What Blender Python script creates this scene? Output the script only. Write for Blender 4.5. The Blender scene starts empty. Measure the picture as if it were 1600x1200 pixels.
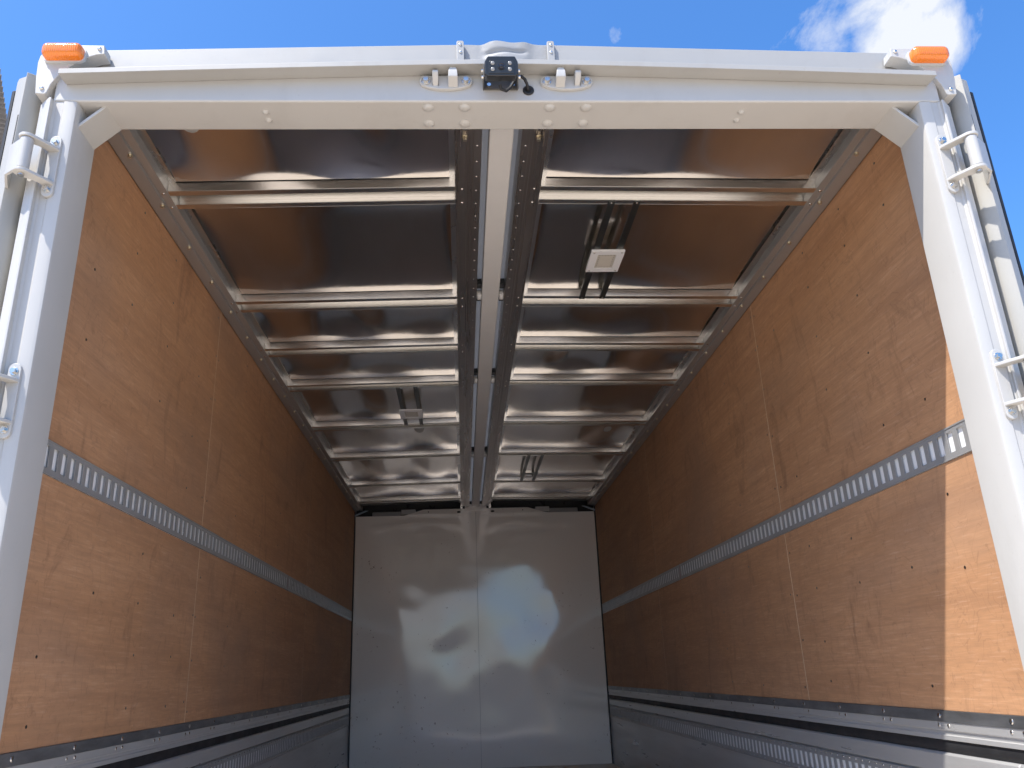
import bpy, bmesh, math, random
from mathutils import Vector, Matrix

random.seed(7)
scene = bpy.context.scene
COL = scene.collection

# ------------------------------------------------------------------ camera
cam_data = bpy.data.cameras.new("camera")
cam = bpy.data.objects.new("camera", cam_data)
COL.objects.link(cam)
CAM_P = Vector((-0.1474, -1.7669, 1.70))
pitch, yaw, roll = 0.3360, 0.0506, -0.0337
fw = Vector((math.sin(yaw) * math.cos(pitch), math.cos(yaw) * math.cos(pitch), math.sin(pitch)))
rt = Vector((math.cos(yaw), -math.sin(yaw), 0))
up = rt.cross(fw)
r2 = rt * math.cos(roll) + up * math.sin(roll)
u2 = -rt * math.sin(roll) + up * math.cos(roll)
m = Matrix.Identity(4)
for i in range(3):
    m[i][0], m[i][1], m[i][2], m[i][3] = r2[i], u2[i], -fw[i], CAM_P[i]
cam.matrix_world = m
cam_data.sensor_width = 36.0
cam_data.lens = 1247.46 / 1600 * 36
cam_data.shift_x = 23.33 / 1600
cam_data.shift_y = 17.20 / 1600
cam_data.clip_start = 0.02
cam_data.clip_end = 3000
scene.camera = cam

# ------------------------------------------------------------------ light
SUN_TRAVEL = Vector((0.46, 0.38, -1.0)).normalized()
to_sun = -SUN_TRAVEL
SUN_EL = math.asin(to_sun.z)
SUN_AZ = math.atan2(to_sun.x, to_sun.y)          # clockwise from +Y
sun_d = bpy.data.lights.new("sun", 'SUN')
sun_d.energy = 2.85
sun_d.angle = math.radians(0.55)
sun_d.color = (1.0, 0.95, 0.88)
sun = bpy.data.objects.new("sun", sun_d)
COL.objects.link(sun)
sun.rotation_euler = SUN_TRAVEL.to_track_quat('-Z', 'Y').to_euler()
sun.location = (-8, -6, 14)

world = bpy.data.worlds.new("World")
scene.world = world
world.use_nodes = True
wn, wl = world.node_tree.nodes, world.node_tree.links
wn.clear()
w_out = wn.new('ShaderNodeOutputWorld')
w_bg = wn.new('ShaderNodeBackground')
w_bg.inputs['Strength'].default_value = 0.122
sky = wn.new('ShaderNodeTexSky')
sky.sky_type = 'NISHITA'
sky.sun_disc = False
sky.sun_elevation = SUN_EL
sky.sun_rotation = SUN_AZ
sky.altitude = 50
sky.air_density = 1.0
sky.dust_density = 1.3
sky.ozone_density = 10.0
wl.new(w_bg.outputs[0], w_out.inputs[0])
# scattered fair-weather clouds: soft puffs broken up by noise
tc = wn.new('ShaderNodeTexCoord')
nz = wn.new('ShaderNodeTexNoise')
nz.inputs['Scale'].default_value = 9.0
nz.inputs['Detail'].default_value = 9.0
nz.inputs['Roughness'].default_value = 0.62
nz.inputs['Distortion'].default_value = 0.35
wl.new(tc.outputs['Generated'], nz.inputs['Vector'])


def wmath(op, a, b=None, clamp=False):
    n = wn.new('ShaderNodeMath')
    n.operation = op
    n.use_clamp = clamp
    for k, v in enumerate((a, b)):
        if v is None:
            continue
        if isinstance(v, (int, float)):
            n.inputs[k].default_value = v
        else:
            wl.new(v, n.inputs[k])
    return n.outputs[0]


PUFFS = [((0.4525, 0.6440, 0.6170), 0.072, 1.0), ((0.498, 0.630, 0.600), 0.050, 0.95),
         ((0.408, 0.664, 0.628), 0.052, 0.85), ((0.475, 0.612, 0.640), 0.055, 0.9),
         ((0.186, 0.7093, 0.6799), 0.017, 0.50),
         ((-0.75, 0.30, 0.59), 0.10, 1.0), ((-0.06, -0.98, 0.13), 0.16, 1.0), ((0.35, -0.92, 0.18), 0.10, 0.9),  # low puff behind the camera is unseen, placed to grey the front wall's reflection
         ((0.86, 0.1, 0.5), 0.10, 1.0), ((-0.62, -0.7, 0.35), 0.10, 0.9)]
total = None
for d, rad, amp in PUFFS:
    vm = wn.new('ShaderNodeVectorMath')
    vm.operation = 'DISTANCE'
    vm.inputs[1].default_value = Vector(d).normalized()
    wl.new(tc.outputs['Generated'], vm.inputs[0])
    q = wmath('DIVIDE', vm.outputs['Value'], rad)
    q = wmath('POWER', q, 2.0)
    q = wmath('MULTIPLY', q, -1.0)
    q = wmath('EXPONENT', q)
    q = wmath('MULTIPLY', q, amp)
    total = q if total is None else wmath('MAXIMUM', total, q)
fine = wmath('SUBTRACT', nz.outputs[0], 0.5)
fine = wmath('MULTIPLY', fine, 2.0)
dens = wmath('ADD', total, fine)
dens = wmath('SUBTRACT', dens, 0.42)
dens = wmath('MULTIPLY', dens, 2.3, True)
gate = wmath('MULTIPLY', total, 5.0, True)
dens = wmath('MULTIPLY', dens, gate, True)
dens = wmath('MULTIPLY', dens, 0.96)
mixc = wn.new('ShaderNodeMix')
mixc.data_type = 'RGBA'
wl.new(dens, mixc.inputs['Factor'])
hs = wn.new('ShaderNodeHueSaturation')
hs.inputs['Saturation'].default_value = 1.12
wl.new(sky.outputs[0], hs.inputs['Color'])
wl.new(hs.outputs[0], mixc.inputs['A'])
mixc.inputs['B'].default_value = (2.95, 3.05, 3.2, 1)
wl.new(mixc.outputs['Result'], w_bg.inputs['Color'])

vs = scene.view_settings
vs.view_transform = 'Standard'
vs.look = 'None'
vs.gamma = 1.0
vs.use_curve_mapping = False
vs.exposure = 1.39
scene.cycles.use_denoising = True
scene.cycles.max_bounces = 14
scene.cycles.diffuse_bounces = 10
scene.cycles.glossy_bounces = 6
scene.cycles.caustics_reflective = True
scene.cycles.sample_clamp_indirect = 6.0

# ------------------------------------------------------------------ materials
MATS = {}


def new_mat(name):
    mt = bpy.data.materials.new(name)
    mt.use_nodes = True
    nt = mt.node_tree
    b = nt.nodes['Principled BSDF']
    MATS[name] = mt
    return mt, nt, b


def noise(nt, scale, detail=4, rough=0.55, stretch=(1, 1, 1), dist=0.0, rand=False):
    t = nt.nodes.new('ShaderNodeTexCoord')
    mp = nt.nodes.new('ShaderNodeMapping')
    mp.inputs['Scale'].default_value = stretch
    nt.links.new(t.outputs['Object'], mp.inputs['Vector'])
    if rand:
        oi = nt.nodes.new('ShaderNodeObjectInfo')
        mu = nt.nodes.new('ShaderNodeMath')
        mu.operation = 'MULTIPLY'
        mu.inputs[1].default_value = 37.0
        nt.links.new(oi.outputs['Random'], mu.inputs[0])
        cb = nt.nodes.new('ShaderNodeCombineXYZ')
        for k in range(3):
            nt.links.new(mu.outputs[0], cb.inputs[k])
        nt.links.new(cb.outputs[0], mp.inputs['Location'])
    n = nt.nodes.new('ShaderNodeTexNoise')
    n.inputs['Scale'].default_value = scale
    n.inputs['Detail'].default_value = detail
    n.inputs['Roughness'].default_value = rough
    n.inputs['Distortion'].default_value = dist
    nt.links.new(mp.outputs[0], n.inputs['Vector'])
    return n.outputs[0]


def ramp(nt, fac, stops):
    r = nt.nodes.new('ShaderNodeValToRGB')
    e = r.color_ramp.elements
    while len(e) < len(stops):
        e.new(0.5)
    for k, (p, c) in enumerate(stops):
        e[k].position = p
        e[k].color = (c, c, c, 1) if isinstance(c, (int, float)) else (*c, 1)
    nt.links.new(fac, r.inputs[0])
    return r.outputs[0]


def mix(nt, fac, a, b, mode='MIX'):
    n = nt.nodes.new('ShaderNodeMix')
    n.data_type = 'RGBA'
    n.blend_type = mode
    for key, v in (('Factor', fac), ('A', a), ('B', b)):
        if isinstance(v, (int, float)):
            n.inputs[key].default_value = v
        elif isinstance(v, tuple):
            n.inputs[key].default_value = (*v, 1)
        else:
            nt.links.new(v, n.inputs[key])
    return n.outputs['Result']


def bump(nt, b, h, strength=0.2, distance=0.002):
    n = nt.nodes.new('ShaderNodeBump')
    n.inputs['Strength'].default_value = strength
    n.inputs['Distance'].default_value = distance
    nt.links.new(h, n.inputs['Height'])
    nt.links.new(n.outputs[0], b.inputs['Normal'])


def paint(name, col, rough=0.4, var=0.12, dirt=0.0, dirtcol=(0.20, 0.16, 0.12), orange=0.12):
    mt, nt, b = new_mat(name)
    n1 = noise(nt, 3.0, 5, 0.6)
    c = mix(nt, ramp(nt, n1, [(0.3, 0.0), (0.7, 1.0)]), col, tuple(v * (1 - var) for v in col))
    if dirt > 0:
        n2 = noise(nt, 6.0, 8, 0.7, (1, 1, 0.35))
        c = mix(nt, ramp(nt, n2, [(0.52, 0.0), (0.8, dirt)]), c, dirtcol)
        n4 = noise(nt, 60.0, 4, 0.6)
        c = mix(nt, ramp(nt, n4, [(0.66, 0.0), (0.75, dirt * 0.8)]), c, dirtcol)
    nt.links.new(c, b.inputs['Base Color'])
    n3 = noise(nt, 14.0, 4)
    nt.links.new(ramp(nt, n3, [(0.2, rough * 0.8), (0.8, min(1, rough * 1.25))]), b.inputs['Roughness'])
    bump(nt, b, noise(nt, 220.0, 2), orange, 0.0006)
    return mt


def metal(name, col, rough=0.25, streak=(1, 1, 1), var=0.2, metallic=1.0, bmp=0.0, rvar=1.0):
    mt, nt, b = new_mat(name)
    b.inputs['Metallic'].default_value = metallic
    n1 = noise(nt, 9.0, 6, 0.65, streak)
    c = mix(nt, ramp(nt, n1, [(0.3, 0.0), (0.75, 1.0)]), col, tuple(v * (1 - var) for v in col))
    nt.links.new(c, b.inputs['Base Color'])
    n2 = noise(nt, 26.0, 5, 0.6, streak)
    nt.links.new(ramp(nt, n2, [(0.25, rough * (1 - 0.3 * rvar)), (0.8, rough * (1 + 0.4 * rvar))]), b.inputs['Roughness'])
    if bmp:
        bump(nt, b, noise(nt, 12.0, 3, 0.5, streak), bmp, 0.002)
    return mt


paint('frame_paint', (0.49, 0.477, 0.447), 0.38, 0.07, 0.20, (0.24, 0.21, 0.17))
paint('hood_paint', (0.37, 0.36, 0.335), 0.45, 0.10, 0.35, (0.25, 0.21, 0.16))
paint('rail_paint', (0.36, 0.352, 0.332), 0.42, 0.05, 0.16)
paint('door_paint', (0.40, 0.385, 0.345), 0.40, 0.07, 0.12)
paint('zinc_grey_paint', (0.52, 0.52, 0.51), 0.35, 0.12, 0.1)
paint('lamp_white', (0.72, 0.72, 0.72), 0.35, 0.04, 0.0)
metal('ceiling_sheet', (0.71, 0.68, 0.65), 0.16, (1.0, 0.25, 1), 0.10)
metal('rib_metal', (0.78, 0.76, 0.72), 0.25, (0.12, 0.3, 0.3), 0.05, 1.0, 0.0, 0.15)
metal('flange_metal', (0.70, 0.69, 0.67), 0.28, (0.3, 0.12, 0.3), 0.08, 1.0, 0.0, 0.3)
metal('rail_metal', (0.46, 0.455, 0.445), 0.36, (1, 0.06, 1), 0.2, 0.65)
metal('centre_rail_metal', (0.42, 0.38, 0.35), 0.30, (1, 0.06, 1), 0.25, 0.92)
metal('track_metal', (0.42, 0.42, 0.415), 0.40, (1, 0.3, 1), 0.2, 0.35)
metal('bolt_metal', (0.70, 0.68, 0.64), 0.25)
metal('brass_metal', (0.70, 0.64, 0.50), 0.35)
metal('dark_strip', (0.20, 0.21, 0.20), 0.38, (1, 0.3, 1), 0.3)
metal('gate_metal', (0.60, 0.595, 0.58), 0.34, (1, 0.08, 1), 0.2, 0.45)
metal('worn_metal', (0.36, 0.37, 0.38), 0.45, (1, 0.25, 1), 0.65, 0.8)
paint('slot_white', (0.86, 0.86, 0.85), 0.30, 0.05)
paint('black_rubber', (0.018, 0.018, 0.02), 0.6, 0.3, 0.25, (0.08, 0.075, 0.07))
paint('black_plastic', (0.022, 0.023, 0.025), 0.32, 0.2, 0.1, (0.12, 0.11, 0.10))
paint('black_paint', (0.03, 0.03, 0.03), 0.3, 0.2)
paint('steel_blue', (0.33, 0.40, 0.48), 0.4, 0.1)
paint('grey_sheet', (0.34, 0.34, 0.34), 0.5, 0.15, 0.2)
paint('lens_glass', (0.02, 0.02, 0.025), 0.08, 0.1)
paint('led_clear', (0.30, 0.29, 0.27), 0.18, 0.1)
paint('beam_paint', (0.60, 0.585, 0.56), 0.38, 0.06, 0.08)
paint('bracket_paint', (0.10, 0.095, 0.085), 0.5, 0.3, 0.3)
paint('canopy_sheet', (0.16, 0.16, 0.165), 0.6, 0.2)
paint('asphalt', (0.075, 0.075, 0.075), 0.9, 0.3)
paint('red_tape', (0.42, 0.10, 0.06), 0.5, 0.3)

# canvas
mt, nt, b = new_mat('canvas')
b.inputs['Roughness'].default_value = 0.5
c = mix(nt, noise(nt, 20, 5), (0.47, 0.465, 0.45), (0.42, 0.415, 0.40))
nt.links.new(c, b.inputs['Base Color'])
bump(nt, b, noise(nt, 25, 5, 0.6), 0.5, 0.004)
trn = nt.nodes.new('ShaderNodeBsdfTranslucent')
trn.inputs[0].default_value = (0.6, 0.6, 0.6, 1)
mxs = nt.nodes.new('ShaderNodeMixShader')
mxs.inputs[0].default_value = 0.30
nt.links.new(b.outputs[0], mxs.inputs[1])
nt.links.new(trn.outputs[0], mxs.inputs[2])
nt.links.new(mxs.outputs[0], nt.nodes['Material Output'].inputs[0])

# amber lens
mt, nt, b = new_mat('amber_lens')
b.inputs['Base Color'].default_value = (1.0, 0.25, 0.008, 1)
b.inputs['Roughness'].default_value = 0.12
b.inputs['Transmission Weight'].default_value = 0.25
b.inputs['Coat Weight'].default_value = 0.6
wv = nt.nodes.new('ShaderNodeTexWave')
wv.inputs['Scale'].default_value = 60
t = nt.nodes.new('ShaderNodeTexCoord')
nt.links.new(t.outputs['Object'], wv.inputs['Vector'])
bump(nt, b, wv.outputs[1], 0.35, 0.002)

# diffuser lens of the ceiling lights
mt, nt, b = new_mat('light_lens')
b.inputs['Roughness'].default_value = 0.25
c = mix(nt, noise(nt, 90, 3), (0.62, 0.58, 0.50), (0.50, 0.46, 0.40))
nt.links.new(c, b.inputs['Base Color'])

# plywood: rotary-cut lauan, grain along the truck
mt, nt, b = new_mat('plywood')
g1 = noise(nt, 2.6, 6, 0.62, (1, 0.16, 1.0), 1.6, True)
g2 = noise(nt, 17.0, 6, 0.65, (1, 0.05, 1.2), 0.6, True)
g3 = noise(nt, 150.0, 4, 0.7, (1, 0.06, 1.0), 0.0, True)
blot = noise(nt, 1.3, 5, 0.6, (1, 0.7, 1.0), 0.4)
c = mix(nt, ramp(nt, g1, [(0.3, 0.0), (0.72, 1.0)]), (0.57, 0.315, 0.168), (0.46, 0.240, 0.118))
c = mix(nt, ramp(nt, g2, [(0.44, 0.0), (0.74, 0.5)]), c, (0.31, 0.155, 0.082))
c = mix(nt, ramp(nt, g3, [(0.45, 0.0), (0.8, 0.65)]), c, (0.32, 0.185, 0.105))
c = mix(nt, ramp(nt, g3, [(0.18, 0.5), (0.44, 0.0)]), c, (0.68, 0.48, 0.34))
c = mix(nt, ramp(nt, blot, [(0.45, 0.0), (0.68, 0.6)]), c, (0.33, 0.205, 0.135))
mo = noise(nt, 55.0, 5, 0.7, (1, 0.5, 1), 0.3, True)
c = mix(nt, ramp(nt, mo, [(0.50, 0.0), (0.75, 0.4)]), c, (0.34, 0.19, 0.105))
sm = noise(nt, 4.2, 7, 0.7, (1, 1.6, 0.6), 1.2, True)
c = mix(nt, ramp(nt, sm, [(0.56, 0.0), (0.74, 0.7)]), c, (0.235, 0.125, 0.07))
fl = noise(nt, 33.0, 3, 0.5, (1, 1, 1), 0.0, True)
c = mix(nt, ramp(nt, fl, [(0.735, 0.0), (0.80, 0.5)]), c, (0.22, 0.12, 0.07))
sc1 = noise(nt, 10.0, 2, 0.4, (1, 0.9, 0.5), 2.2, True)
c = mix(nt, ramp(nt, sc1, [(0.490, 0.0), (0.497, 0.25), (0.503, 0.25), (0.510, 0.0)]), c, (0.19, 0.10, 0.06))
sc2 = noise(nt, 3.1, 3, 0.5, (1, 0.8, 1.2), 1.5, True)
sm2 = noise(nt, 2.0, 2, 0.5, (1, 1, 1), 0.0, True)
lm = mix(nt, 1.0, ramp(nt, sc2, [(0.545, 0.0), (0.5485, 0.5), (0.5515, 0.5), (0.555, 0.0)]), ramp(nt, sm2, [(0.62, 0.0), (0.7, 0.35)]), 'MULTIPLY')
c = mix(nt, lm, c, (0.74, 0.52, 0.34))
nt.links.new(c, b.inputs['Base Color'])
b.inputs['Roughness'].default_value = 0.6
b.inputs['Specular IOR Level'].default_value = 0.35
bump(nt, b, g3, 0.25, 0.0012)
paint('plywood_edge', (0.74, 0.54, 0.36), 0.7, 0.3)

# floor boards
mt, nt, b = new_mat('floor_board')
c = mix(nt, noise(nt, 7, 6, 0.6, (1, 0.08, 1), 0.5, True), (0.74, 0.66, 0.56), (0.66, 0.585, 0.49))
nt.links.new(c, b.inputs['Base Color'])
b.inputs['Roughness'].default_value = 0.5

# front wall: glossy painted steel
mt, nt, b = new_mat('front_wall_paint')
n1 = noise(nt, 2.2, 5)
c = mix(nt, n1, (0.88, 0.845, 0.79), (0.82, 0.785, 0.73))
rs = noise(nt, 26, 8, 0.75)
rs2 = noise(nt, 3.5, 3, 0.5)
rmask = mix(nt, 1.0, ramp(nt, rs, [(0.62, 0.0), (0.66, 1.0)]), ramp(nt, rs2, [(0.52, 0.0), (0.60, 1.0)]), 'MULTIPLY')
c = mix(nt, rmask, c, (0.20, 0.11, 0.06))
nt.links.new(c, b.inputs['Base Color'])
b.inputs['Roughness'].default_value = 0.085
b.inputs['IOR'].default_value = 1.95
bump(nt, b, noise(nt, 4.0, 2, 0.4), 0.06, 0.004)

# ground
mt, nt, b = new_mat('yard_ground')
c = mix(nt, noise(nt, 0.6, 8, 0.65), (0.74, 0.62, 0.475), (0.66, 0.55, 0.42))
c = mix(nt, ramp(nt, noise(nt, 40, 4), [(0.5, 0.0), (0.8, 0.5)]), c, (0.45, 0.42, 0.38))
nt.links.new(c, b.inputs['Base Color'])
b.inputs['Roughness'].default_value = 0.9
bump(nt, b, noise(nt, 60, 4), 0.4, 0.004)

# ------------------------------------------------------------------ builders


class MB:
    def __init__(self):
        self.bm = bmesh.new()

    def poly(self, vs, fs):
        v = [self.bm.verts.new(p) for p in vs]
        for f in fs:
            try:
                self.bm.faces.new([v[i] for i in f])
            except ValueError:
                pass
        return self

    def box(self, x0, x1, y0, y1, z0, z1):
        x0, x1 = min(x0, x1), max(x0, x1)
        y0, y1 = min(y0, y1), max(y0, y1)
        z0, z1 = min(z0, z1), max(z0, z1)
        vs = [(x, y, z) for x in (x0, x1) for y in (y0, y1) for z in (z0, z1)]
        fs = [(0, 1, 3, 2), (4, 6, 7, 5), (0, 4, 5, 1), (2, 3, 7, 6), (0, 2, 6, 4), (1, 5, 7, 3)]
        return self.poly(vs, fs)

    def prism(self, pts, axis, a, b):
        n = len(pts)

        def P(p, t):
            return {'x': (t, p[0], p[1]), 'y': (p[0], t, p[1]), 'z': (p[0], p[1], t)}[axis]
        vs = [P(p, a) for p in pts] + [P(p, b) for p in pts]
        fs = [tuple(range(n)), tuple(range(2 * n - 1, n - 1, -1))]
        fs += [(i, (i + 1) % n, n + (i + 1) % n, n + i) for i in range(n)]
        return self.poly(vs, fs)

    def cyl(self, c, axis, r, h, n=16, r2=None, dome=False):
        """starts at c and runs h along axis"""
        r2 = r if r2 is None else r2
        ax = Vector(axis).normalized()
        t = Vector((1, 0, 0)) if abs(ax.x) < 0.9 else Vector((0, 1, 0))
        a = ax.cross(t).normalized()
        bb = ax.cross(a)
        c = Vector(c)
        rings = [(0, r), (h, r2)]
        if dome:
            rings = [(0, r), (h * 0.35, r * 0.98), (h * 0.7, r * 0.8), (h * 0.93, r * 0.45)]
        vs, fs = [], []
        for hh, rr in rings:
            for k in range(n):
                an = 2 * math.pi * k / n
                vs.append(c + ax * hh + (a * math.cos(an) + bb * math.sin(an)) * rr)
        for q in range(len(rings) - 1):
            for k in range(n):
                fs.append((q * n + k, q * n + (k + 1) % n, (q + 1) * n + (k + 1) % n, (q + 1) * n + k))
        fs.append(tuple(range(n)))
        fs.append(tuple(range((len(rings) - 1) * n, len(rings) * n)))
        return self.poly(vs, fs)

    def tube(self, pts, r, n=8):
        pts = [Vector(p) for p in pts]
        vs, fs = [], []
        for i, p in enumerate(pts):
            d = (pts[min(i + 1, len(pts) - 1)] - pts[max(i - 1, 0)]).normalized()
            t = Vector((0, 0, 1)) if abs(d.z) < 0.9 else Vector((1, 0, 0))
            a = d.cross(t).normalized()
            bb = d.cross(a)
            for k in range(n):
                an = 2 * math.pi * k / n
                vs.append(p + (a * math.cos(an) + bb * math.sin(an)) * r)
        for i in range(len(pts) - 1):
            for k in range(n):
                fs.append((i * n + k, i * n + (k + 1) % n, (i + 1) * n + (k + 1) % n, (i + 1) * n + k))
        fs.append(tuple(range(n)))
        fs.append(tuple(range((len(pts) - 1) * n, len(pts) * n)))
        return self.poly(vs, fs)

    def lathe(self, c, axis, prof, n=24):
        ax = Vector(axis).normalized()
        t = Vector((1, 0, 0)) if abs(ax.x) < 0.9 else Vector((0, 1, 0))
        a = ax.cross(t).normalized()
        bb = ax.cross(a)
        c = Vector(c)
        vs, fs = [], []
        for hh, rr in prof:
            for k in range(n):
                an = 2 * math.pi * k / n
                vs.append(c + ax * hh + (a * math.cos(an) + bb * math.sin(an)) * rr)
        for q in range(len(prof) - 1):
            for k in range(n):
                fs.append((q * n + k, q * n + (k + 1) % n, (q + 1) * n + (k + 1) % n, (q + 1) * n + k))
        fs.append(tuple(range(n)))
        fs.append(tuple(range((len(prof) - 1) * n, len(prof) * n)))
        return self.poly(vs, fs)

    def sheet(self, fn, nu, nv, thick):
        """fn(u,v)->Vector, thickened by the vector thick"""
        th = Vector(thick)
        base = [[Vector(fn(i / nu, j / nv)) for j in range(nv + 1)] for i in range(nu + 1)]
        W = nv + 1
        N = (nu + 1) * W
        vs = [p for row in base for p in row] + [p + th for row in base for p in row]
        fs = []
        for i in range(nu):
            for j in range(nv):
                q = (i * W + j, (i + 1) * W + j, (i + 1) * W + j + 1, i * W + j + 1)
                fs.append(q)
                fs.append(tuple(k + N for k in reversed(q)))
        rim = [i * W for i in range(nu + 1)] + [nu * W + j for j in range(1, nv + 1)] + \
              [i * W + nv for i in range(nu - 1, -1, -1)] + [j for j in range(nv - 1, 0, -1)]
        for k in range(len(rim)):
            a, bq = rim[k], rim[(k + 1) % len(rim)]
            fs.append((a, bq, bq + N, a + N))
        return self.poly(vs, fs)

    def warp(self, fn):
        for v in self.bm.verts:
            v.co = Vector(fn(v.co))
        return self

    def build(self, name, mat, parent=None, bevel=0.0, seg=2, smooth=35, kind=None, at=None, mirror=False):
        if mirror:
            for v in self.bm.verts:
                v.co.x = -v.co.x
        bmesh.ops.recalc_face_normals(self.bm, faces=self.bm.faces)
        if at is not None:
            at = Vector(at)
            if mirror:
                at = Vector((-at.x, at.y, at.z))
            for v in self.bm.verts:
                v.co -= at
        me = bpy.data.meshes.new(name)
        self.bm.to_mesh(me)
        self.bm.free()
        me.materials.append(MATS[mat])
        if smooth:
            for p in me.polygons:
                p.use_smooth = True
            me.set_sharp_from_angle(angle=math.radians(smooth))
        o = bpy.data.objects.new(name, me)
        COL.objects.link(o)
        o.parent = parent
        if at is not None:
            o.location = at
        if bevel:
            md = o.modifiers.new('bevel', 'BEVEL')
            md.width = bevel
            md.segments = seg
            md.limit_method = 'ANGLE'
            md.angle_limit = math.radians(40)
            md.harden_normals = bool(smooth)
        if kind:
            o['kind'] = kind
        return o


def copy_at(src, loc, parent=None, rot=None):
    o = src.copy()
    COL.objects.link(o)
    o.parent = src.parent if parent is None else parent
    o.location = loc
    if rot is not None:
        o.rotation_euler = rot
    return o


# ------------------------------------------------------------------ the setting
slab_pts = [(-13 + 0.0, -12.5), (13, -12.5), (13, 15), (-13, 15)]
slab = MB().prism(slab_pts, 'z', -0.15, 0.004).build('bounce_slab', 'yard_ground', smooth=0)  # out of view; pale slab added to bounce sunlight into the body
slab['kind'] = 'structure'
slab['label'] = 'unseen pale concrete slab under the truck, added to bounce light'
g = MB().poly([(-400, -400, 0), (400, -400, 0), (400, 400, 0), (-400, 400, 0)], [(0, 1, 2, 3)]).build('ground', 'asphalt', smooth=0)  # out of view; kept dark beyond the slab to dim the front wall's reflection
g['kind'] = 'structure'
g['label'] = 'unseen dark asphalt around the slab, added to dim the front wall reflection'

# ------------------------------------------------------------------ the truck body
L = 6.144
W = 1.2
Z_PLY0, Z_PLY1 = 1.564, 3.266
Z_T0, Z_T1 = 2.215, 2.303
Z_FLOOR = 0.90

truck = bpy.data.objects.new('box_truck', None)
COL.objects.link(truck)
truck['label'] = 'white wing-body cargo truck seen through its open rear end, plywood-lined with metal ceiling'
truck['category'] = 'truck'


def crown(x):
    """the roof and the hood rise towards the middle"""
    t = min(1.0, abs(x) / 1.18)
    return 1.0 - t ** 1.25


# ---- rear frame -------------------------------------------------
header = MB().box(-1.200, 1.200, 0, 0.12, 3.156, 3.258).build('header_beam', 'frame_paint', truck, 0.006, 3)
rivet_src = None
for (x, y) in [(-.217, .025), (-.119, .025), (.114, .025), (.214, .025), (-.217, .091), (-.118, .091), (.114, .091), (.214, .09),
               (-.657, .043), (-.656, .077), (.651, .043), (.650, .078)]:
    big = abs(x) < 0.4
    if rivet_src is None:
        bm_ = MB()
        bm_.lathe((0, 0, 0), (0, 0, -1), [(-0.002, 0.0165), (0.0012, 0.0165), (0.0022, 0.0135), (0.0045, 0.0120), (0.0062, 0.0095), (0.0068, 0.004)], 18)
        rivet_src = bm_.build('rivet', 'frame_paint', header, smooth=50)
        rivet_src.location = (x, y, 3.156)
    else:
        r = copy_at(rivet_src, (x, y, 3.156))
        if not big:
            r.scale = (0.6, 0.6, 1.0)

for s in (1, -1):
    sd = 0.009 if s > 0 else 0.016
    prof = [(1.135, 0.12), (1.135, 0.010), (1.138, 0.003), (1.145, 0.0), (1.168, 0.0), (1.172, 0.003), (1.190, 0.003), (1.195, -0.001), (1.195, -sd + 0.001),
            (1.196, -sd), (1.200, -sd), (1.236, 0.030 - sd), (1.238, 0.12)]
    p = MB().prism([(s * x, y) for x, y in prof], 'z', 0.75, 3.1555)
    p.build('rear_post', 'frame_paint', truck, 0, 2, 25)
    gz = 0.055
    outer = [(1.137, 3.156 - gz), (1.137, 3.156 - gz - 0.012), (1.135 - gz - 0.012, 3.1575), (1.135 - gz, 3.1575)]
    MB().prism([(s * x, z) for x, z in outer], 'y', 0.022, 0.119).build('corner_gusset', 'frame_paint', truck, 0.0015)

# rain hood over the opening
N = 48


def hood_pt(u, prof):
    x = -1.172 + 2.344 * u
    return (x, prof[0], 3.204 + 0.036 * crown(x) + prof[1])


hprof = [(-0.0465, 0.001), (-0.001, 0.004), (-0.001, 0.030), (-0.036, 0.0175), (-0.0465, 0.0165)]
hb = MB()
vs, fs = [], []
for i in range(N + 1):
    for q in hprof:
        vs.append(hood_pt(i / N, q))
k = len(hprof)
for i in range(N):
    for j in range(k):
        fs.append((i * k + j, (i + 1) * k + j, (i + 1) * k + (j + 1) % k, i * k + (j + 1) % k))
fs.append(tuple(range(k)))
fs.append(tuple(range(N * k, N * k + k)))
hb.poly(vs, fs)
hb.build('rain_hood', 'hood_paint', truck, 0.0012, 2, 30)

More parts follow.
